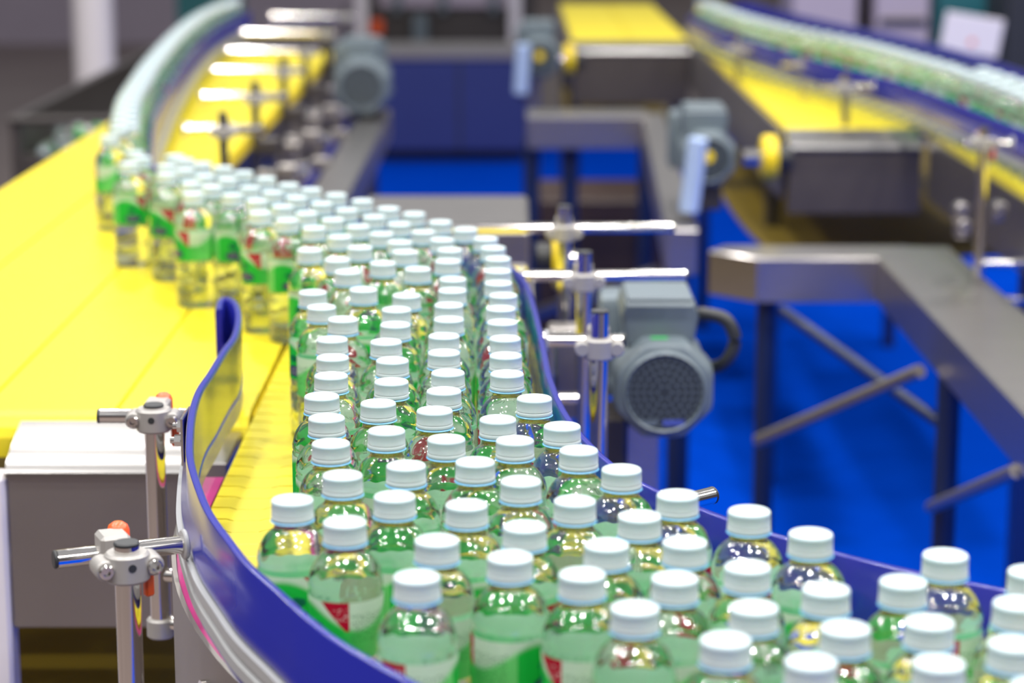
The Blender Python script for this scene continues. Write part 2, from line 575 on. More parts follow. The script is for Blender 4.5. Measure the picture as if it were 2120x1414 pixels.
# ------------------------------------------------------------------ wide belt conveyors
def mat_conveyor(label, x0, x1, yf, yb, seams, panel_x, panel_z, tier, ends=None, legs=None, pmat='panel_dark', return_x=None):
    t = thing('belt_conveyor', label, 'conveyor', ((x0 + x1) / 2, (yf + yb) / 2, 0))
    xs = [x0] + seams + [x1]
    for li, (a, c) in enumerate(zip(xs, xs[1:])):
        b = MB()
        g = 0.0022
        ye = ends[li] if ends else yb
        # lane wraps over the nose at the front end
        prof = [(ye, ZB), (yf + 0.03, ZB)] + [(yf + 0.03 - 0.03 * math.sin(q), ZB - 0.03 + 0.03 * math.cos(q)) for q in (0.5, 1.0, 1.4, 1.8)]
        lo = [(y, z - 0.010) for y, z in prof]
        for i in range(len(prof) - 1):
            (y0_, z0_), (y1_, z1_) = prof[i], prof[i + 1]
            (l0, m0), (l1, m1) = lo[i], lo[i + 1]
            v = [b.bm.verts.new(q) for q in ((a + g, y0_, z0_), (c - g, y0_, z0_), (c - g, y1_, z1_), (a + g, y1_, z1_),
                                            (a + g, l0, m0), (c - g, l0, m0), (c - g, l1, m1), (a + g, l1, m1))]
            for f in ((0, 1, 2, 3), (4, 7, 6, 5), (0, 4, 5, 1), (2, 6, 7, 3), (0, 3, 7, 4), (1, 5, 6, 2)):
                b.bm.faces.new([v[q] for q in f])
        bmesh.ops.remove_doubles(b.bm, verts=b.bm.verts, dist=1e-5)
        part('belt_lane', b, 'belt', t)
        b = MB(); b.span((a, yf + 0.05, ZB - 0.03), (c, ye, ZB - 0.0105)); part('slide_bed', b, 'yellow', t)
    # nose plate: slightly rounded steel lip, then an upright cover
    px0, px1 = panel_x
    b = MB()
    prof = [(yf - 0.004, ZB - 0.004), (yf - 0.05, ZB - 0.016), (yf - 0.085, ZB - 0.030), (yf - 0.093, ZB - 0.040),
            (yf - 0.093, ZB - 0.046), (yf - 0.089, ZB - 0.046), (yf - 0.05, ZB - 0.020), (yf - 0.004, ZB - 0.008)]
    va = [b.bm.verts.new((px0, y, z)) for y, z in prof]
    vb = [b.bm.verts.new((px1, y, z)) for y, z in prof]
    n = len(prof)
    for k in range(n):
        b.bm.faces.new((va[k], va[(k + 1) % n], vb[(k + 1) % n], vb[k]))
    b.bm.faces.new(va); b.bm.faces.new(vb)
    part('nose_plate', b, 'nose', t)
    b = MB(); b.span((px0, yf - 0.086, panel_z), (px1, yf - 0.080, ZB - 0.038), bev=0.0015); part('front_panel', b, pmat, t)
    # sagging return run of the belt, its shade painted in as olive
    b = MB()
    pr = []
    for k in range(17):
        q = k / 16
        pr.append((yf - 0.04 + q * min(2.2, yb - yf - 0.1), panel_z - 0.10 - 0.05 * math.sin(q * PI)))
    w0, w1 = return_x or (x0, x1)
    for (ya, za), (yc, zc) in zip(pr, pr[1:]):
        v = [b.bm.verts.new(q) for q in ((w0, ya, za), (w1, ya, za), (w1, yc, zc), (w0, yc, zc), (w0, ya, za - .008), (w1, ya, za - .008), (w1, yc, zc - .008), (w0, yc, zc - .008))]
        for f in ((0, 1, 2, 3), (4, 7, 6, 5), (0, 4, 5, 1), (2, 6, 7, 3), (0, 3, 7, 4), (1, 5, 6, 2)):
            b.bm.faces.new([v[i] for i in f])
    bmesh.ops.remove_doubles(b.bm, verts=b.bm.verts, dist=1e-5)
    part('shaded_return_belt', b, 'olive', t)
    for x in (x0 - 0.006, x1 + 0.006) if tier else (x0 - 0.006,):
        b = MB(); b.box((x, (yf + yb) / 2, ZB - 0.09), (0.008, yb - yf, 0.16), bev=0.001); part('side_frame', b, 'steel_soft', t)
    for x, y in legs or ():
        b = MB(); b.box((x, y, (ZB - 0.03) / 2), (0.04, 0.04, ZB - 0.03), bev=0.003); part('leg', b, 'leg', t)
    for x in (x0 + 0.02, x1 - 0.02) if not legs else ():
        for y in (yf + 0.35, (yb if not ends else ends[0 if x < (x0 + x1) / 2 else -1]) - 0.4):
            b = MB(); b.box((x, y, (ZB - 0.03) / 2), (0.04, 0.04, ZB - 0.03), bev=0.003); part('leg', b, 'leg', t)
    return t


left_belt = mat_conveyor('wide yellow modular belt running back behind the nearest steel nose plate', -0.972, -0.2915, 2.453, 7.6,
                         [-0.785, -0.598, -0.445], (-0.545, -0.325), 0.833, 0, [7.6, 7.6, 3.62, 3.45], pmat='steel_soft')
right_belt = mat_conveyor('yellow modular belt on the blue carpet ending at a dark steel box', 0.645, 0.960, 5.36, 8.3, [0.83], (0.645, 0.956), 0.855, 1, legs=((0.695, 6.0), (0.69, 8.1), (0.95, 8.1)), return_x=(0.62, 1.42))
far_belt = mat_conveyor('short yellow modular belt far back between two gear motors', 0.215, 0.632, 8.18, 10.4, [0.43], (0.215, 0.63), 0.827, 1)
# small deck between wide belt and chain
b = MB(); b.box((-0.318, 2.40, ZB - 0.028), (0.035, 0.16, 0.02), bev=0.002)
solo('transfer_plate', b, 'steel', 'small steel transfer plate under the curled end of the blue rail', 'plate', (-0.318, 2.40, ZB - 0.038))
# tall cover at the far left of the nose plate
b = MB(); b.span((-0.80, 2.36, 0.0), (-0.5465, 2.40, ZB - 0.045), bev=0.004)
solo('side_cover', b, 'white', 'pale painted side cover beside the nearest nose plate', 'panel', (-0.68, 2.38, 0))

# ------------------------------------------------------------------ blue guide rails
blue_prof = [(0.0, 0.024), (0.0, 0.111), (0.001, 0.112), (0.0055, 0.112), (0.0065, 0.111), (0.0065, 0.074), (0.0115, 0.068),
             (0.0115, 0.060), (0.0065, 0.0585), (0.0065, 0.032), (0.012, 0.0305), (0.012, 0.024)]
alu_prof = [(0.0068, 0.033), (0.016, 0.033), (0.016, 0.042), (0.0135, 0.0435), (0.0135, 0.0475), (0.016, 0.049), (0.016, 0.0575), (0.0068, 0.0575)]
line_prof = [(0.0, 0.040), (-0.0012, 0.041), (-0.0012, 0.046), (0.0, 0.047)]


high_prof = [(0.0, 0.058), (0.0, 0.111), (0.001, 0.112), (0.0055, 0.112), (0.0065, 0.111), (0.0065, 0.080), (0.012, 0.076), (0.012, 0.058)]
high_alu = [(0.0002, 0.042), (0.012, 0.042), (0.012, 0.0575), (0.0002, 0.0575)]
face_prof = [(0.0, 0.050), (-0.0008, 0.0505), (-0.0008, 0.1085), (0.0, 0.109)]


def rail(label, pts, side, smooth=8, stripe=True, z=ZB, high=False, face=False):
    path = spline([(p[0], p[1], 0) for p in pts], smooth)
    t = thing('guide_rail', label, 'rail', (path[len(path) // 2].x, path[len(path) // 2].y, z + 0.024))
    up = lambda pr: [(n, q + z) for n, q in pr]
    b = MB(); b.sweep(up(high_prof if high else blue_prof), path, side); part('guide_strip', b, 'blue', t, 50)
    b = MB(); b.sweep(up(high_alu if high else alu_prof), path, side); part('aluminium_profile', b, 'alu', t)
    if stripe:
        b = MB(); b.sweep(up(line_prof), path, side); part('wear_line', b, 'blue', t)
    if face:
        b = MB(); b.sweep(up(face_prof), path, side); part('sliding_face', b, 'face', t)
    return t, path


L_PX = [(446, 640), (450, 622), (464, 614), (488, 621), (499, 650), (492, 692), (470, 724), (443, 769), (419, 806), (405, 851), (400, 904), (402, 951), (419, 1008),
        (442, 1060), (482, 1115), (524, 1167), (595, 1230), (645, 1275), (720, 1331), (870, 1414)]
Lw = [at(x, y, ZR) for x, y in L_PX] + [Vector((0.0, 1.235, 0)), Vector((0.075, 1.15, 0))]
lrail, _ = rail('curved blue guide rail with a curled tip held by the clamps with orange knobs', Lw, 1, face=True)
q = at(389, 905, ZB + 0.085)
b = MB(); b.box((q.x - 0.0015, q.y, ZB + 0.086), (0.003, 0.05, 0.045), bev=0.0008); part('bracket_plate', b, 'chrome', lrail)
for yy in (0.010, -0.008):
    c = Vector((q.x - 0.003, q.y + yy, ZB + 0.088 + yy * 0.5))
    b = MB(); b.cyl(c, c - Vector((0.002, 0, 0)), 0.0068, 18); b.cyl(c - Vector((0.002, 0, 0)), c - Vector((0.008, 0, 0)), 0.0058, 6); b.cyl(c - Vector((0.008, 0, 0)), c - Vector((0.012, 0, 0)), 0.003, 12)
    part('bolt', b, 'chrome', lrail)

R_PX = [(2070, 1222), (1800, 1165), (1640, 1120), (1500, 1075), (1330, 1005), (1240, 945), (1165, 860), (1130, 780), (1118, 720), (1100, 640)]
Rw = [Vector((0.47, 1.41, 0)), Vector((0.40, 1.443, 0))] + [at(x, y, ZR) for x, y in R_PX]
FILE_L = [(-0.661, 3.86), (-0.707, 4.15), (-0.751, 4.46), (-0.787, 4.8), (-0.829, 5.21), (-0.872, 5.7), (-0.917, 6.27), (-0.958, 6.98), (-0.965, 7.5), (-0.956, 7.95)]
Rw += [Vector(p + (0,)) for p in ((0.012, 2.68), (-0.005, 2.78), (-0.03, 2.845), (-0.09, 2.93), (-0.165, 3.04), (-0.245, 3.16), (-0.32, 3.27),
                                   (-0.395, 3.39), (-0.465, 3.50), (-0.53, 3.60), (-0.58, 3.70), (-0.615, 3.83))]
Rw += [Vector((x + 0.040, y + 0.02, 0)) for x, y in FILE_L[1:]]
rail('long blue guide rail along the far side of the bottles before the grey motor', Rw, 1, 6)
rail('short blue guide rail outside the distant single file of bottles', [(x - 0.045, y, 0) for x, y in FILE_L[3:]], -1, 4, False)

FILE_R = [at(x, y, ZB + 0.158) for x, y in ((1440, 2), (1500, 25), (1600, 52), (1745, 82), (1913, 128), (2000, 156), (2080, 186), (2150, 220))]
FILE_R = [Vector((v.x + 0.03, v.y, 0)) for v in FILE_R]
rail('blue guide rail on the near side of the bottle file crossing the right belt', [FILE_R[0] - Vector((0.05, 0.03, 0))] + [at(x, y, ZR) for x, y in ((1490, 58), (1600, 96), (1700, 126), (1800, 151), (1880, 174), (2000, 220), (2120, 268), (2200, 300))], 1, 6, False, high=True)
rail('blue guide rail on the far side of the bottle file crossing the right belt',
     [FILE_R[0] + Vector((0.05, 0.03, 0))] + [at(x, y, ZR) for x, y in ((1540, 5), (1660, 33), (1800, 63), (1900, 84), (2000, 110), (2120, 148), (2200, 180))], -1, 6, False, high=True)


ORD = 'first second third fourth fifth sixth seventh eighth ninth tenth eleventh twelfth thirteenth fourteenth fifteenth sixteenth seventeenth eighteenth nineteenth twentieth'.split()

# ------------------------------------------------------------------ rail supports: post, clamp, rod, knob
def support(label, px, py, rod_a, rod_b, post_top, post_bot, knob=True, rp=0.0098, rr=0.0072, detail=True, group=None, crossbars=(), kx=0.004, post_mat='chrome', block=True):
    """post at (px,py); rod passes just behind it from rod_a to rod_b"""
    zc = rod_a[2] * 0.5 + rod_b[2] * 0.5 + (0.005 if knob else 0.0)
    t = thing('rail_support', label, 'support', (px, py, post_bot), group)
    sg = 24 if detail else 12
    b = MB(); b.cyl((px, py, post_bot), (px, py, post_top), rp, sg); part('post', b, post_mat, t)
    b = MB(); b.cyl((px, py, post_top), (px, py, post_top + 0.003), rp * 1.02, sg, bev=0.001); part('post_plug', b, 'black', t)
    ra, rb = Vector(rod_a), Vector(rod_b)
    d = (rb - ra).normalized()
    b = MB(); b.cyl(ra, rb, rr, sg); r = part('rod', b, 'chrome', t)
    b = MB(); b.cyl(ra - d * 0.003, ra, rr * 1.02, sg, bev=0.0008); part('rod_plug', b, 'black', t)
    if detail:
        q = ra + d * 0.03
        nrm = Vector((d.y, -d.x, 0))
        b = MB(); b.cyl(q + nrm * (rr - 0.001) + Vector((0, 0, 0.0)), q + nrm * (rr + 0.0004), 0.0028, 10); part('rod_hole', b, 'black', t)
    b = MB(); b.cyl(rb - d * 0.004, rb, rr * 1.7, sg, bev=0.001); part('rod_flange', b, 'alu', t)
    # clamp: split collar round the post with two ears, block round the rod behind
    ang = math.atan2(d.y, d.x)
    rot = Matrix.Rotation(ang, 4, 'Z')
    o = Vector((px, py, zc))
    fw = rot @ Vector((0, -1, 0))
    sd = rot @ Vector((1, 0, 0))
    rodp = ra + d * ((o - ra).dot(d))
    b = MB()
    b.cyl((px, py, zc - 0.014), (px, py, zc + 0.009), rp + 0.0075, sg, bev=0.002)
    for s in (-1, 1):
        e = o + sd * s * (rp + 0.009) - Vector((0, 0, 0.002))
        b.cyl(e + fw * 0.010, e - fw * 0.012, 0.0082, 16, bev=0.0015)
    cl = part('clamp', b, 'clamp', t)
    if block:
        b = MB(); b.box((rodp + Vector((0, 0, 0.002))), (0.024, 0.026, 0.030), rz=ang, bev=0.003)
        part('rod_block', b, 'clamp', t)
    if detail:
        for s in (-1, 1):
            e = o + sd * s * (rp + 0.009) - Vector((0, 0, 0.002)) + fw * 0.0095
            b = MB(); b.lathe([(0, -0.001), (0.0058, -0.001), (0.0058, 0.0035), (0.0048, 0.0045), (0.003, 0.0045), (0.003, 0.0015), (0, 0.0015)], 16,
                              Matrix.Translation(e) @ fw.to_track_quat('Z', 'Y').to_matrix().to_4x4())
            link('screw', b.mesh('screw', 'chrome', origin_of(cl)), cl)
        e = o + fw * (rp + 0.0072)
        b = MB(); b.cyl(e, e + fw * 0.0006, 0.0032, 14); link('hole', b.mesh('hole', 'black', origin_of(cl)), cl)
    if knob:
        k0 = rodp + sd * kx - fw * 0.014
        b = MB()
        b.lathe([(0.0, 0.019), (0.004, 0.0185), (0.0075, 0.016), (0.009, 0.012), (0.0092, 0.004), (0.0088, -0.016), (0.006, -0.018), (0, -0.018)], 18,
                Matrix.Translation(k0 + Vector((0, 0, 0.002))))
        part('knob', b, 'orange', t)
        q = o + sd * (rp + 0.009) - fw * 0.010
        b = MB(); b.box(q + Vector((0, 0, -0.020)), (0.008, 0.006, 0.024), rz=ang + 0.3, bev=0.0015)
        part('lever', b, 'orange', t)
    for (z, xe, ye) in crossbars:
        b = MB(); b.cyl((px, py, z), (xe, ye, z), rr, sg); part('cross_rod', b, 'chrome', t)
    if crossbars:
        b = MB(); b.cyl((px, py, post_bot - 0.004), (px, py, post_bot + 0.016), rp + 0.004, sg, bev=0.002); part('lower_collar', b, 'clamp', t)
    return t


zr = ZB + 0.070
a2, c2 = at(208, 861, zr), at(385, 861, zr)
support('polished rail support in front of the steel nose plate with red knob behind its clamp', at(316, 880, zr + 0.008).x - 0.006, a2.y - 0.024, a2, Vector((-0.300, a2.y, zr)), zr + 0.015, 0.905,
        crossbars=((0.965, -0.315, a2.y - 0.03), (0.915, -0.315, a2.y - 0.03)))
a1, c1 = at(118, 1158, zr), at(372, 1128, zr)
support('nearest polished rail support with an orange knob above its clamp', at(256, 1140, zr + 0.01).x + 0.005, at(256, 1140, zr + 0.01).y - 0.015, a1, c1 + (c1 - a1) * 0.06, zr + 0.019, 0.62, kx=0.008)

PR = 'rail supports beside the grey motor'
support('rail support with a short rod beside the fan end of the large grey motor', 0.095, 2.415, Vector((0.122, 2.445, zr + .018)), Vector((0.036, 2.445, zr + .018)), ZB + 0.125, 0.84, False,
        crossbars=((0.985, 0.055, 2.415), (0.93, 0.055, 2.415)))
support('rail support whose long rod reaches over the large grey motor', 0.091, 2.82, Vector((0.222, 2.85, zr + .018)), Vector((0.010, 2.85, zr + .018)), ZB + 0.122, 0.86, False,
        crossbars=((0.985, 0.055, 2.82),))
support('rail support with the longest rod beside the yellow sprocket', 0.075, 3.215, Vector((0.232, 3.245, zr + .018)), Vector((-0.18, 3.245, zr + .018)), ZB + 0.122, 0.86, False)
support('rail support mostly hidden behind the bottles with only its black-plugged rod end showing', 0.118, 1.775, at(1472, 1026, zr + .02), at(1375, 1050, zr + .02), ZB + 0.060, 0.84, False, block=False)

LR = 'rail supports along the left belt'
for ns, (xa, xb, xp, y) in enumerate(((380, 545, 466, 268), (415, 595, 531, 200), (440, 630, 585, 146), (470, 660, 627, 106), (500, 690, 655, 68), (560, 735, 690, 34))):
    ra, rb = at(xb, y, zr + 0.02), at(xa, y, zr + 0.02)
    pp = at(xp, y, zr + 0.02)
    pp.x = max(pp.x, -0.584)
    sup = support('%s polished rail support beside the wide left belt counted from the crowd' % ORD[ns], pp.x, pp.y - 0.03, ra, rb, ZB + 0.125, 0.0, False, detail=False, group=LR, rr=0.0095, post_mat='leg',
            crossbars=((0.97, pp.x + 0.12, pp.y - 0.03), (0.90, pp.x + 0.12, pp.y - 0.03)))
    for dx, zz in ((0.03, 1.03), (0.07, 0.97), (0.02, 0.94), (0.09, 0.90)):
        b = MB(); b.box((pp.x + dx, pp.y - 0.03, zz), (0.05, 0.035, 0.042), bev=0.006); b.cyl((pp.x + dx, pp.y - 0.055, zz), (pp.x + dx, pp.y - 0.047, zz), 0.008, 10)
        part('lower_clamp', b, 'dark' if zz > 1 else 'steel_soft', sup)

# supports standing in front of the right chain
p = at(2030, 296, ZB + 0.10)
support('rail support with a bright rod and an orange lever beside the right chain', p.x, p.y - 0.03, Vector((p.x - 0.03, p.y, ZB + 0.10)), Vector((p.x + 0.06, p.y, ZB + 0.10)), ZB + 0.13, 0.72, True,
        detail=False, crossbars=((0.93, p.x + 0.12, p.y - 0.03), (0.86, p.x + 0.12, p.y - 0.03)))
for (x, y, zz) in ((1742, 132, 0.09), (1600, 100, 0.09), (1835, 178, 0.09)):
    p = at(x, y, ZB + zz)
    support('%s rail support standing on the right yellow belt counted from its dark steel box' % ORD[('1835 1742 1600'.split()).index(str(x))], p.x - 0.10, p.y - 0.03, Vector((p.x - 0.16, p.y, ZB + zz)), Vector((p.x - 0.03, p.y, ZB + zz)), ZB + 0.12, ZB + 0.001, False,
            detail=False, group='rail supports over the right belt')

# ------------------------------------------------------------------ right chain conveyor behind the right belt
rp_ = [Vector((0.968, 8.0, 0)), Vector((0.968, 6.5, 0)), Vector((0.968, 5.2, 0)), Vector((0.968, 4.2, 0)), Vector((0.968, 3.4, 0))]
rc_ = thing('chain_conveyor', 'yellow chain conveyor running straight past the dark steel box', 'conveyor', (1.15, 5.6, 0))
b = MB(); b.sweep([(-0.36, ZB - 0.015), (0, ZB - 0.015), (0, ZB + 0.0), (-0.36, ZB + 0.0)], rp_, 1); part('chain_belt', b, 'link', rc_)
b = MB(); b.sweep([(0.001, ZB - 0.15), (0.009, ZB - 0.15), (0.009, ZB - 0.012), (0.001, ZB - 0.012)], [q for q in rp_ if q.y < 5.3], 1); part('side_plate', b, 'steel', rc_)
b = MB(); b.sweep([(-0.369, ZB - 0.15), (-0.361, ZB - 0.15), (-0.361, ZB - 0.004), (-0.369, ZB - 0.004)], rp_, 1); part('side_plate', b, 'steel', rc_)
for (x, y) in ((1.01, 4.35), (1.32, 4.35), (1.01, 3.6), (1.32, 3.6), (1.32, 7.8)):
    b = MB(); b.box((x, y, (ZB - 0.02) / 2), (0.04, 0.04, ZB - 0.02)); part('leg', b, 'leg', rc_)
b = MB(); b.box((1.165, 4.35, 0.88), (0.30, 0.03, 0.03)); part('cross_bar', b, 'steel', rc_)
# clustered clamps hanging under it
for (x, y, Y) in ((1990, 432, 4.2), (1995, 466, 4.2), (2070, 430, 4.25)):
    q = atY(x, y, Y)
    b = MB(); b.cyl(q - Vector((0, 0.02, 0)), q + Vector((0, 0.02, 0)), 0.013, 16, bev=0.003); b.box(q + Vector((0, 0.02, -0.012)), (0.026, 0.03, 0.03), bev=0.004)
    part('mounting_clamp', b, 'steel', rc_)

# ------------------------------------------------------------------ open steel stands


def beam(b, a, c, w, h):
    """box section whose top centreline runs from a to c"""
    a, c = Vector(a), Vector(c)
    d = c - a
    rot = d.to_track_quat('X', 'Z').to_matrix().to_4x4()
    b.box((a + c) / 2 - Vector((0, 0, h / 2)), (d.length, w, h), rot=rot, bev=0.004)
    return b


st = thing('steel_stand', 'open stainless tray frame on dark tube legs standing on the blue carpet', 'stand', (0.64, 3.8, 0))
b = MB(); b.prism([(0.478, 4.365), (0.80, 4.365), (0.80, 4.515), (0.425, 4.515), (0.392, 4.455)], 0.816, 0.9042, bev=0.004)
part('front_rail', b, 'steel', st)
b = MB(); beam(b, (0.795, 4.50, 0.905), (0.795, 2.3, 0.905), 0.165, 0.09); part('side_rail', b, 'steel', st)
for (x, y) in ((0.505, 4.42), (0.735, 3.72), (0.86, 2.6)):
    b = MB(); b.cyl((x, y, 0.006), (x, y, 0.82), 0.020, 18); part('leg', b, 'navy_leg', st)
b = MB(); b.cyl((0.53, 4.36, 0.80), (0.735, 3.74, 0.72), 0.011, 12); part('brace', b, 'navy_leg', st)
p, q = atY(1570, 912, 4.1), atY(1905, 768, 3.74)
b = MB(); b.cyl(p, q, 0.012, 12); part('brace', b, 'steel_soft', st)
p, q = atY(1928, 1050, 3.7), atY(2105, 975, 3.1)
b = MB(); b.cyl(p, q, 0.011, 12); part('brace', b, 'steel_soft', st)

s2 = thing('steel_stand', 'farther stainless tray frame with a long rail beside the second gear motor', 'stand', (0.23, 6.9, 0))
b = MB(); beam(b, (0.045, 7.0, 0.91), (0.42, 7.0, 0.91), 0.22, 0.10); part('front_rail', b, 'steel', s2)
b = MB(); beam(b, (0.44, 7.1, 0.90), (0.36, 4.75, 0.90), 0.07, 0.10); part('side_rail', b, 'steel', s2)
for (x, y) in ((0.06, 6.98), (0.18, 6.98), (0.41, 6.9), (0.36, 4.8)):
    b = MB(); b.cyl((x, y, 0.006), (x, y, 0.83), 0.025, 14); part('leg', b, 'navy_leg', s2)
b = MB(); b.cyl((0.08, 6.9, 0.30), (0.40, 6.2, 0.55), 0.02, 10); part('brace', b, 'steel_soft', s2)
b = MB(); b.box((0.30, 7.6, 0.30), (0.42, 0.5, 0.58), bev=0.01)
solo('storage_box', b, 'brown', 'dark brown box on the carpet under the farther tray frame', 'box', (0.30, 7.6, 0.006))

s3 = thing('steel_stand', 'stainless channel rail with a blue edge running back past the left gear motor', 'stand', (-0.43, 5.9, 0))
b = MB(); beam(b, (-0.43, 7.2, 0.90), (-0.43, 4.6, 0.90), 0.095, 0.09); part('side_rail', b, 'steel', s3)
b = MB(); beam(b, (-0.505, 7.2, 0.89), (-0.505, 4.6, 0.89), 0.02, 0.06); part('blue_edge', b, 'blue', s3)
for (x, y) in ((-0.43, 4.7), (-0.43, 6.9)):
    b = MB(); b.cyl((x, y, 0.006), (x, y, 0.89), 0.02, 14); part('leg', b, 'leg', s3)



# ------------------------------------------------------------------ gear motors
def motor(label, c, r, L, boxw, conduit=True, stickers=True, yellow_tag=False, rest=None):
    """fan end faces the camera; c is the centre of the fan face"""
    c = Vector(c)
    t = thing('gear_motor', label, 'motor', (c.x, c.y + L / 2, c.z - r * 1.3))
    # octagonal rounded housing
    def oct_(rr):
        pts = []
        for k in range(8):
            a0 = PI / 8 + k * PI / 4
            for da in (-0.16, 0, 0.16):
                a_ = a0 + da
                s = rr / max(math.cos(((a_ + PI / 8) % (PI / 4)) - PI / 8), 0.94)
                pts.append((s * math.cos(a_), s * math.sin(a_)))
        return pts
    mt = Matrix.Translation(c) @ Matrix.Rotation(-PI / 2, 4, 'X')
    b = MB()
    rings = []
    for rr, yy in ((r * 0.80, 0.0), (r * 0.93, 0.004), (r, 0.018), (r * 1.02, L * 0.33), (r * 1.02, L * 0.34), (r * 0.93, L * 0.345), (r * 0.93, L)):
        rings.append([b.bm.verts.new(c + Vector((x, yy, z))) for x, z in oct_(rr)])
    n = len(rings[0])
    for A, B in zip(rings, rings[1:]):
        for k in range(n):
            b.bm.faces.new((A[k], A[(k + 1) % n], B[(k + 1) % n], B[k]))
    b.bm.faces.new(rings[0]); b.bm.faces.new(rings[-1])
    part('housing', b, 'motor', t, 40)
    # recessed fan grille with concentric rings and dot openings
    b = MB()
    b.cyl(c + Vector((0, -0.002, 0)), c + Vector((0, 0.003, 0)), r * 0.76, 40)
    g = part('fan_grille', b, 'grille', t)
    b = MB()
    b.lathe([(r * 0.76, -0.004), (r * 0.80, -0.007), (r * 0.84, -0.003), (r * 0.84, 0.006), (r * 0.76, 0.006)], 40, Matrix.Translation(c) @ Matrix.Rotation(PI / 2, 4, 'X') @ Matrix.Diagonal((1, 1, -1, 1)))
    part('grille_rim', b, 'motor', t)
    b = MB()
    nring = 6
    for k in range(1, nring):
        rr = r * 0.70 * k / (nring - 1)
        for j in range(6 * k):
            a_ = 2 * PI * j / (6 * k)
            b.box(c + Vector((rr * math.cos(a_), -0.0025, rr * math.sin(a_))), (r * 0.055, 0.0015, r * 0.055))
    o = link('grille_bumps', b.mesh('grille_bumps', 'motor', origin_of(g)), g)
    o['kind'] = 'stuff'
    # cooling fins along the stator
    for k in range(10):
        a_ = PI * 0.12 + k * PI * 0.76 / 9 + PI
        q = c + Vector((r * 0.97 * math.cos(a_), L * 0.68, r * 0.97 * math.sin(a_)))
        b = MB(); b.box(q, (r * 0.16, L * 0.60, r * 0.035), rot=Matrix.Rotation(-a_, 4, 'Y'))
        part('fin', b, 'motor', t)
    # terminal box on top
    bw = boxw
    tb = c + Vector((-0.004, L * 0.52, r * 1.28))
    b = MB()
    poly = [(-bw / 2 * 0.86, -0.032), (bw / 2 * 0.86, -0.032), (bw / 2, 0.008), (bw / 2 * 0.97, 0.012), (bw / 2 * 0.90, 0.026), (-bw / 2 * 0.90, 0.026), (-bw / 2 * 0.97, 0.012), (-bw / 2, 0.008)]
    b.prism(poly, -L * 0.36, L * 0.30, Matrix.Translation(tb) @ Matrix.Rotation(PI / 2, 4, 'X'), bev=0.004)
    tbx = part('terminal_box', b, 'motor', t)
    b = MB(); b.box(tb + Vector((0, L * 0.03, 0.0285)), (bw * 0.86, L * 0.60, 0.006), bev=0.002)
    link('box_lid', b.mesh('box_lid', 'motor', origin_of(tbx)), tbx)
    # reduction gearbox behind
    b = MB(); b.box(c + Vector((-r * 0.25, L + r * 0.7, r * 0.25)), (r * 1.9, r * 1.4, r * 2.2), bev=0.012, seg=2); part('gearbox', b, 'motor', t)
    b = MB(); b.cyl(c + Vector((-r * 0.1, L + r * 0.7, r * 1.33)), c + Vector((-r * 0.1, L + r * 0.7, r * 1.52)), 0.009, 6); part('breather_plug', b, 'yellow', t)
    # bracket and foot down to the floor
    if rest is None:
        b = MB(); b.box((c.x - r * 0.9, c.y + L * 0.7, c.z - r * 1.5), (r * 0.5, L * 0.5, r * 1.3), bev=0.006); part('bracket', b, 'dark', t)
        b = MB(); b.box((c.x - r * 0.3, c.y + L * 0.9, (c.z - r * 1.2) / 2), (0.05, 0.07, c.z - r * 1.2), bev=0.004); part('stand_leg', b, 'steel', t)
    else:
        b = MB(); b.span((c.x - r * 0.6, c.y + L * 0.3, rest), (c.x + r * 0.6, c.y + L * 0.9, c.z - r * 0.9), bev=0.004); part('bracket', b, 'dark', t)
    if conduit:
        s = tb + Vector((bw / 2, 0, 0.0))
        pts = spline([s, s + Vector((0.012, -0.004, 0.001)), s + Vector((0.040, -0.01, -0.006)), s + Vector((0.052, -0.012, -0.035)), s + Vector((0.036, -0.004, -0.068)), s + Vector((0.0, 0.06, -0.085)), s + Vector((-0.03, 0.10, -0.09))], 6)
        b = MB(); b.tube(pts, 0.0088, 12); part('conduit', b, 'black', t)
    if stickers:
        b = MB(); b.box(c + Vector((-0.006, 0.030, r * 1.008)), (0.022, 0.012, 0.002)); part('green_sticker', b, 'green', t)
        b = MB(); b.box(c + Vector((0.012, -0.0035, -r * 0.62)), (0.028, 0.001, 0.008)); part('name_plate', b, 'bluetag', t)
        b = MB(); b.box(c + Vector((-0.020, -0.0035, -r * 0.62)), (0.022, 0.001, 0.007)); part('name_plate', b, 'motor', t)
    if yellow_tag:
        b = MB(); b.cyl(c + Vector((-0.002, -0.004, r * 0.1)), c + Vector((-0.002, -0.001, r * 0.1)), r * 0.22, 18); part('yellow_cap', b, 'yellow', t)
    return t


motor('large grey gear motor with black conduit behind the nearest rail posts', atY(1376, 812, 2.84), 0.064, 0.20, 0.10)
mot2 = motor('grey gear motor with a yellow cap beside the dark steel box of the right belt', atY(1468, 330, 4.95), 0.060, 0.22, 0.10, False, False, True, rest=0.9005)
motor('grey gear motor with dark fan cover beside the left channel rail', atY(748, 180, 6.9), 0.085, 0.25, 0.12, False, False, rest=0.9005)
mot4 = motor('distant grey gear motor beside the short far belt', atY(1118, 120, 7.9), 0.070, 0.25, 0.12, False, False, True)
for mo, p0, p1, Y, r in ((mot2, (1446, 285), (1426, 440), 4.86, 0.022), (mot4, (1084, 92), (1078, 195), 7.80, 0.026)):
    b = MB(); b.cyl(atY(*p0, Y), atY(*p1, Y), r, 18, bev=0.004); part('air_tube', b, 'paleblue', mo)
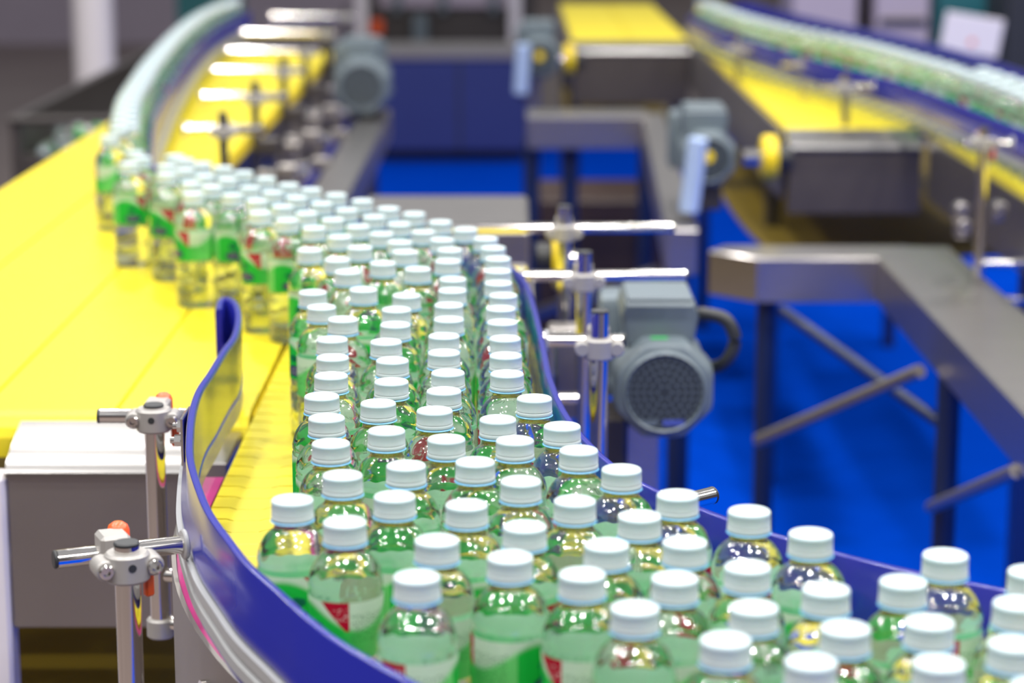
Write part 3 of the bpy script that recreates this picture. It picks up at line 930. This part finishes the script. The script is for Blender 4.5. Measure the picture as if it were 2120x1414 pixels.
# yellow drive wheels at the left ends of the two farther belts
for (x, y, Y, r, t) in ((1592, 326, 5.28, 0.052, right_belt), (1178, 122, 8.1, 0.052, far_belt)):
    c = atY(x, y, Y)
    b = MB(); b.cyl(c - Vector((0.018, 0, 0)), c + Vector((0.018, 0, 0)), r, 26, bev=0.005); part('drive_wheel', b, 'yellow', t)
    b = MB(); b.cyl(c + Vector((0.018, 0, 0)), c + Vector((0.05, 0, 0)), r * 0.6, 18); part('wheel_hub', b, 'black', t)
    b = MB(); b.cyl(c - Vector((0.06, 0, 0)), c - Vector((0.018, 0, 0)), r * 0.35, 14); part('wheel_shaft', b, 'chrome', t)

# ------------------------------------------------------------------ far machines and panels
t = thing('blue_cabinet', 'low dark blue cabinet with a steel top standing on the carpet', 'cabinet', (-0.43, 13.1, 0.006))
b = MB(); b.box((-0.43, 13.15, 0.33), (1.05, 0.5, 0.52), bev=0.01); part('body', b, 'navy', t)
b = MB(); b.box((-0.43, 13.2, 0.62), (1.06, 0.62, 0.06), bev=0.008); part('top', b, 'steel_soft', t)
b = MB(); b.box((-0.43, 13.2, 0.04), (0.98, 0.36, 0.07)); part('plinth', b, 'black', t)
b = MB(); b.box((-0.30, 12.895, 0.33), (0.012, 0.006, 0.5)); part('door_gap', b, 'black', t)

t = thing('packing_machine', 'dark packing machine with pale upright posts far behind the blue cabinet', 'machine', (-0.5, 15.2, 0))
b = MB(); b.box((-0.42, 15.4, 0.5), (1.15, 0.7, 1.0), bev=0.01); part('body', b, 'dark', t)
b = MB(); b.box((-0.42, 15.02, 0.86), (0.9, 0.05, 0.20), bev=0.01); part('front_panel', b, 'lavender', t)
for x in (-0.98, 0.02):
    b = MB(); b.box((x, 14.95, 0.75), (0.08, 0.08, 1.5), bev=0.005); part('upright', b, 'white', t)
b = MB(); b.box((-0.6, 14.95, 0.62), (0.10, 0.10, 0.20), bev=0.01); part('valve', b, 'motor', t)
b = MB(); b.box((-0.88, 14.9, 0.64), (0.08, 0.06, 0.10), bev=0.01); part('orange_box', b, 'orange', t)
for x in (-0.75, -0.45, -0.12):
    b = MB(); b.box((x, 14.97, 0.90), (0.05, 0.06, 0.35), bev=0.004); part('panel_post', b, 'motor', t)

# column and reject bin at the left
b = MB(); b.cyl((-2.05, 11.2, 0), (-2.05, 11.2, 3.2), 0.10, 28)
solo('column', b, 'white', 'white round column rising behind the dark bin', 'column', (-2.05, 11.2, 0))
t = thing('reject_bin', 'long dark bin with a steel front bar holding rejected bottles beside the left belt', 'bin', (-1.30, 8.4, 0))
bx0, bx1, by0, by1, bz = -1.55, -1.04, 7.0, 10.0, 0.90
for (a, c, nm) in (((bx0, by0, 0.35), (bx0 + .03, by1, bz), 'side_wall'), ((bx1 - .03, by0, 0.35), (bx1, by1, bz), 'side_wall'),
                   ((bx0 + .03, by0, 0.35), (bx1 - .03, by0 + .03, bz - 0.12), 'end_wall'), ((bx0 + .03, by1 - .03, 0.35), (bx1 - .03, by1, bz), 'end_wall')):
    b = MB(); b.span(a, c, bev=0.004); part(nm, b, 'dark', t)
b = MB(); b.span((bx0 + .03, by0 + .03, 0.70), (bx1 - .03, by1 - .03, 0.745)); part('bottom', b, 'dark', t)
b = MB(); b.cyl((bx0, by0 - 0.01, bz - 0.01), (bx1, by0 - 0.01, bz - 0.01), 0.012, 12); part('front_bar', b, 'dark', t)
for (x, y) in ((bx0 + .04, by0 + .05), (bx1 - .04, by0 + .05), (bx0 + .04, by1 - .05), (bx1 - .04, by1 - .05)):
    b = MB(); b.box((x, y, 0.175), (0.05, 0.05, 0.35)); part('leg', b, 'leg', t)

# cabinets and sign behind the right file


def panel_box(name, x0, y0, x1, y1, Y, d, material, label, cat):
    a, c = atY(x0, y1, Y), atY(x1, y0, Y)
    b = MB()
    b.span((a.x, Y, 0.0), (c.x, Y + d, c.z), bev=0.01)
    return solo(name, b, material, label, cat, ((a.x + c.x) / 2, Y + d / 2, 0))


panel_box('cabinet', 1640, -60, 1778, 60, 11.0, 0.5, 'lavender', 'pale lavender cabinet behind the right bottle file', 'cabinet')
panel_box('cabinet', 1786, -60, 1800, 60, 11.2, 0.5, 'dark', 'narrow dark cabinet between two lavender cabinets', 'cabinet')
slotted = panel_box('cabinet', 1812, -60, 1928, 60, 11.0, 0.5, 'lavender', 'lavender cabinet with a dark slot beside the teal one', 'cabinet')
panel_box('cabinet', 1936, -60, 2062, 90, 11.4, 0.5, 'teal', 'dark teal cabinet behind the white sign board', 'cabinet')
panel_box('cabinet', 2080, -60, 2190, 120, 10.6, 0.5, 'black', 'black cabinet at the far right beyond the blue rail', 'cabinet')
q = atY(1870, 45, 10.98)
b = MB(); b.box((q.x, 10.985, q.z), (0.22, 0.02, 0.03), bev=0.004); part('slot_cover', b, 'black', slotted)
t = thing('sign_board', 'tilted white sign board behind the right blue rail', 'sign', (1.95, 9.55, 0))
q = atY(2012, 72, 9.5)
b = MB(); b.box(q, (0.245, 0.015, 0.16), rot=Matrix.Rotation(0.16, 4, 'Y'), bev=0.004); part('board', b, 'white', t)
b = MB(); b.cyl((q.x, 9.53, 0.0), (q.x, 9.53, q.z), 0.012, 10); part('stand_post', b, 'leg', t)
b = MB(); b.box(q + Vector((0.0, -0.009, -0.03)), (0.022, 0.003, 0.022), bev=0.001); part('red_mark', b, 'orange', t)
panel_box('crate', 365, -40, 485, 16, 16.0, 0.6, 'teal', 'dark green crate far beyond the left file of bottles', 'crate')

# ------------------------------------------------------------------ bottles
MM = 0.001
body_prof = [(0, 2.2), (10, 1.8), (17, 1.0), (20.5, 0.1), (22.5, 0.0), (24.2, 0.8), (25.3, 2.6), (25.9, 6), (26, 12), (26, 27), (25.4, 29), (25.4, 32), (26, 34), (26, 55),
             (25.2, 57.5), (24.9, 59.5), (25.2, 61.5), (25.8, 64), (25.8, 107.5), (25.9, 109), (25.3, 110.4), (25.25, 111.4), (25.8, 113), (25.75, 116), (25.3, 119.5), (24.4, 123), (22.9, 126.6),
             (20.8, 130), (18.2, 132.9), (15.6, 135), (14.0, 136.4), (13.3, 137.8), (13.1, 139.5), (13.1, 141.2), (13.0, 150), (0, 150)]
flute = lambda r, z, k: r - 0.0007 * (0.5 + 0.5 * math.cos(2 * PI * k / 8)) * max(0.0, math.sin(PI * min(max((z - 0.1165) / 0.0185, 0), 1)))
b = MB(); b.lathe([(r * MM, z * MM) for r, z in body_prof], 80, None, flute)
body_me = b.mesh('body', 'pet', None, 80)
knurl = lambda r, z, k: r - (0.00022 if (k % 2 and 0.1472 < z < 0.1556 and r > 0.0145) else 0.0)
b = MB(); b.lathe([(r * MM, z * MM) for r, z in ((0, 157.8), (11.6, 157.8), (11.85, 157.25), (12.35, 157.25), (12.6, 158.0), (13.7, 157.8), (14.5, 157.2), (14.95, 156.1), (15, 155.6), (15, 155.4), (15.05, 147.4), (15.05, 147.1), (14.8, 146.7), (13.2, 146.7), (13.2, 150.5), (0, 150.5))], 160, None, knurl)
cap_me = b.mesh('cap', 'cap', None, 50)
b = MB(); b.lathe([(r * MM, z * MM) for r, z in ((13.4, 146.5), (14.9, 146.5), (15.25, 146.1), (15.3, 143.6), (15.0, 143.2), (13.4, 143.2), (13.4, 146.5))], 48)
band_me = b.mesh('tamper_band', 'cap', None, 40)
b = MB(); b.lathe([(r * MM, z * MM) for r, z in ((13.15, 141.2), (15.2, 141.4), (15.9, 142.1), (15.4, 142.9), (13.15, 143.0), (13.15, 141.2))], 40)
ring_me = b.mesh('neck_ring', 'ring', None, 40)
# label sleeve with UVs
seg = 48
bm = bmesh.new()
uvl = bm.loops.layers.uv.new('UVMap')
z0, z1, rl = 66.5 * MM, 107.2 * MM, 26.1 * MM
lo = [bm.verts.new((rl * math.cos(2 * PI * k / seg), rl * math.sin(2 * PI * k / seg), z0)) for k in range(seg)]
hi = [bm.verts.new((rl * math.cos(2 * PI * k / seg), rl * math.sin(2 * PI * k / seg), z1)) for k in range(seg)]
for k in range(seg):
    f = bm.faces.new((lo[k], lo[(k + 1) % seg], hi[(k + 1) % seg], hi[k]))
    f.smooth = True
    for lp, (uu, vv) in zip(f.loops, ((k, 0), (k + 1, 0), (k + 1, 1), (k, 1))):
        lp[uvl].uv = (uu / seg, vv)
label_me = bpy.data.meshes.new('label')
bm.to_mesh(label_me)
bm.free()
label_me.materials.append(M['label'])
# dot-printed date code wrapped on the shoulder
tc_ = bpy.data.curves.new('date_code', 'FONT')
tc_.body = 'MFG0\nEXP0'
tc_.size = 0.0036
tc_.offset = 0.00007
tc_.align_x = 'CENTER'
tob = bpy.data.objects.new('date_code', tc_)
COL.objects.link(tob)
bpy.context.view_layer.update()
code_me = bpy.data.meshes.new_from_object(tob)
COL.objects.unlink(tob)
bpy.data.objects.remove(tob)
prof_sh = [(r * MM, z * MM) for r, z in body_prof if z >= 113]


def shoulder_r(z):
    for (r0, a0), (r1, a1) in zip(prof_sh, prof_sh[1:]):
        if a0 <= z <= a1:
            return r0 + (r1 - r0) * (z - a0) / (a1 - a0)
    return prof_sh[-1][0]


for v in code_me.vertices:
    z = 0.1265 + v.co.y
    a = -PI / 2 + v.co.x / 0.0235
    r = shoulder_r(z) + 0.00015
    v.co = Vector((r * math.cos(a), r * math.sin(a), z))
code_me.materials.clear()
code_me.materials.append(M['ink'])


def bottle(x, y, z, rz, label, group, full=True, rot=None):
    t = thing('water_bottle', label, 'bottle', (x, y, z), group)
    t.rotation_euler = rot if rot is not None else (0, 0, rz)
    link('body', body_me, t)
    c = link('cap', cap_me, t)
    link('tamper_band', band_me, c)
    link('label_sleeve', label_me, t)
    if full:
        link('neck_ring', ring_me, t)
        link('date_code', code_me, t)
    return t


CAPS = [(230,280),(270,335),(282,311),(311,322),(350,356),(348,339),(350,320),(384,348),(384,327),(403,397),(398,375),(420,335),(429,361),(441,383),(464,343),(470,367),(484,399),(506,353),(519,384),(534,411),(541,436),(552,365),(566,394),(587,423),(597,451),(599,378),(615,405),(636,437),(652,467),(645,388),(667,417),(690,450),(643,512),
(697,399),(751,411),(805,427),(858,438),(912,455),(964,470),(1006,489),(1021,508),(719,430),(775,444),(827,459),(877,475),(916,491),(932,512),(742,464),(791,479),(829,496),(839,516),(705,485),(747,507),(794,539),(866,551),(927,535),(700,532),(722,557),(938,572),(937,595),(1031,530),(1031,555),(1032,580),(1042,605),(1037,632),(1040,660),(930,625),(930,654),(650,599),(754,593),(843,605),(668,629),(822,634),(712,654),(820,665),
(690,695),(691,732),(688,769),(669,811),(679,855),(688,907),(801,700),(814,738),(812,781),(785,825),(802,881),(920,688),(920,722),(931,763),(920,800),(901,840),(925,898),(1046,693),(1047,728),(1047,765),(1106,815),(1031,858),(1066,901),
(712,972),(846,952),(981,945),(819,1015),(967,1032),(1078,984),(717,1067),(609,1022),(906,1104),(865,1178),(1163,872),(1197,921),(1285,960),(1400,1012),(1189,1024),(1322,1055),(1086,1076),(1256,1113),(1413,1108),(1056,1138),(1204,1173),(1394,1181),(1312,1241),(1543,1158),(1547,1045),(1673,1091),(1556,1240),(1704,1203),(1498,1306),(1745,1282),(1672,1350),(1862,1188),(1949,1134),(1913,1270),(1934,1353),(2125,1168),(2096,1232),(2088,1314),(2135,1400)]
spots = []
for (x, y) in CAPS:
    q = at(x, y, ZB + 0.158)
    spots.append(Vector((q.x, q.y - 0.0145, 0)))
n_near = len(spots)
# single file winding back on the left
fl = resample(spline([(x, y, 0) for x, y in FILE_L], 8), 0.0505)
for i, q in enumerate(fl[1:]):
    spots.append(q + Vector((0.010 if i % 2 else -0.010, 0, 0)))
n_left = len(spots)
fr = resample(spline(FILE_R, 8), 0.0505)
for i, q in enumerate(fr):
    spots.append(q + Vector((0.010, 0.006, 0)) * (1 if i % 2 else -1))
# a second rank where the right file widens
for q in fr[int(len(fr) * 0.78):]:
    spots.append(q + Vector((0.046, 0.032, 0)))
# push touching neighbours apart
DMIN = 0.0527
for it in range(60):
    moved = False
    for i in range(len(spots)):
        for j in range(i):
            d = spots[i] - spots[j]
            if abs(d.y) > DMIN or abs(d.x) > DMIN:
                continue
            L_ = d.length
            if L_ < DMIN - 1e-5:
                k = (DMIN - L_) / 2 / max(L_, 1e-6)
                spots[i] = spots[i] + d * k
                spots[j] = spots[j] - d * k
                moved = True
    if not moved:
        break
KIND = {
    'inner': ('white-capped bottle, {} along the inner blue rail counted from the steel end cover', 'bottles along the inner blue rail'),
    'outer': ('white-capped bottle, {} along the rail with orange knobs counted from its nearest support', 'bottles along the outer blue rail'),
    'mid': ('white-capped water bottle standing amid the crowd on the curving chain', 'bottles in the middle of the bend'),
    'edge': ('white-capped bottle, {} along the open crowd edge counted from the distant single file', 'bottles at the open edge of the crowd'),
    'crowd': ('white-capped water bottle inside the slanting crowd crossing from the wide belt', 'bottles crossing from the wide belt'),
    'back': ('white-capped bottle, {} in the crowd back rank counted from the distant single file', 'bottles in the back rank of the crowd'),
    'file': ('small distant water bottle in the winding single file on the wide left belt', 'bottles in the left file'),
    'rfile': ('small distant water bottle in the file between the two right blue rails', 'bottles in the right file'),
}
TURN = {(1106, 815): 0.18, (1197, 921): -0.9, (717, 1067): -0.1, (609, 1022): 0.9, (688, 907): -0.4}
EDGE = {(230,280),(270,335),(350,356),(403,397),(484,399),(541,436),(597,451),(643,512),(650,599),(668,629),(690,695),(691,732),(688,769),(669,811),(679,855),(688,907)}
BACK = {(420,335),(464,343),(506,353),(552,365),(599,378),(645,388),(697,399),(751,411),(805,427),(858,438),(912,455),(964,470),(1006,489)}
kinds = []
for i, s in enumerate(spots):
    R = (s - CC).length
    if i >= n_left:
        k = 'rfile'
    elif i >= n_near:
        k = 'file'
    elif CAPS[i] in EDGE:
        k = 'edge'
    elif CAPS[i] in BACK:
        k = 'back'
    elif s.y > 2.25:
        k = 'crowd'
    elif R < 0.885 and s.y < 2.2:
        k = 'inner'
    elif R > 1.055:
        k = 'outer'
    else:
        k = 'mid'
    kinds.append(k)
rank = {}
for k in ('inner', 'edge', 'back', 'outer'):
    for n, i in enumerate(sorted((i for i in range(len(spots)) if kinds[i] == k), key=lambda i: -spots[i].y + (spots[i].x if spots[i].y < 2.1 else 0))):
        rank[i] = ORD[n]
for i, s in enumerate(spots):
    lb, gr = KIND[kinds[i]]
    rz = random.uniform(0, 2 * PI)
    if i < n_near and CAPS[i] in TURN:
        rz = TURN[CAPS[i]]
    bottle(s.x, s.y, ZB + 0.0006, rz, lb.format(rank.get(i, '')), gr, full=(i < n_near))
print('bottles', len(spots), n_near, n_left - n_near, len(spots) - n_left)

# bottles dropped into the bin
random.seed(3)
for (x, y, rz) in ((-1.47, 7.24, 0.0), (-1.40, 7.24, 0.05), (-1.33, 7.24, -0.05), (-1.26, 7.24, 0.0), (-1.47, 7.44, 0.04), (-1.40, 7.45, 0.0), (-1.33, 7.44, 0.03), (-1.26, 7.46, 0.0), (-1.40, 7.66, 0.1), (-1.30, 7.66, 0.0)):
    bottle(x, y, 0.772, 0, 'discarded water bottle lying in the dark bin beside the wide left belt', 'bottles in the bin', False, (PI / 2, 0, rz))
for (x, y, rz) in ((-1.44, 7.16, 1.5), (-1.40, 7.23, 1.62), (-1.36, 7.30, 1.45), (-1.42, 7.40, 1.3), (-1.30, 7.50, 1.75)):
    bottle(x, y, 0.826, 0, 'upper water bottle lying across other bottles in the dark bin', 'bottles on top in the bin', False, (PI / 2, 0, rz))
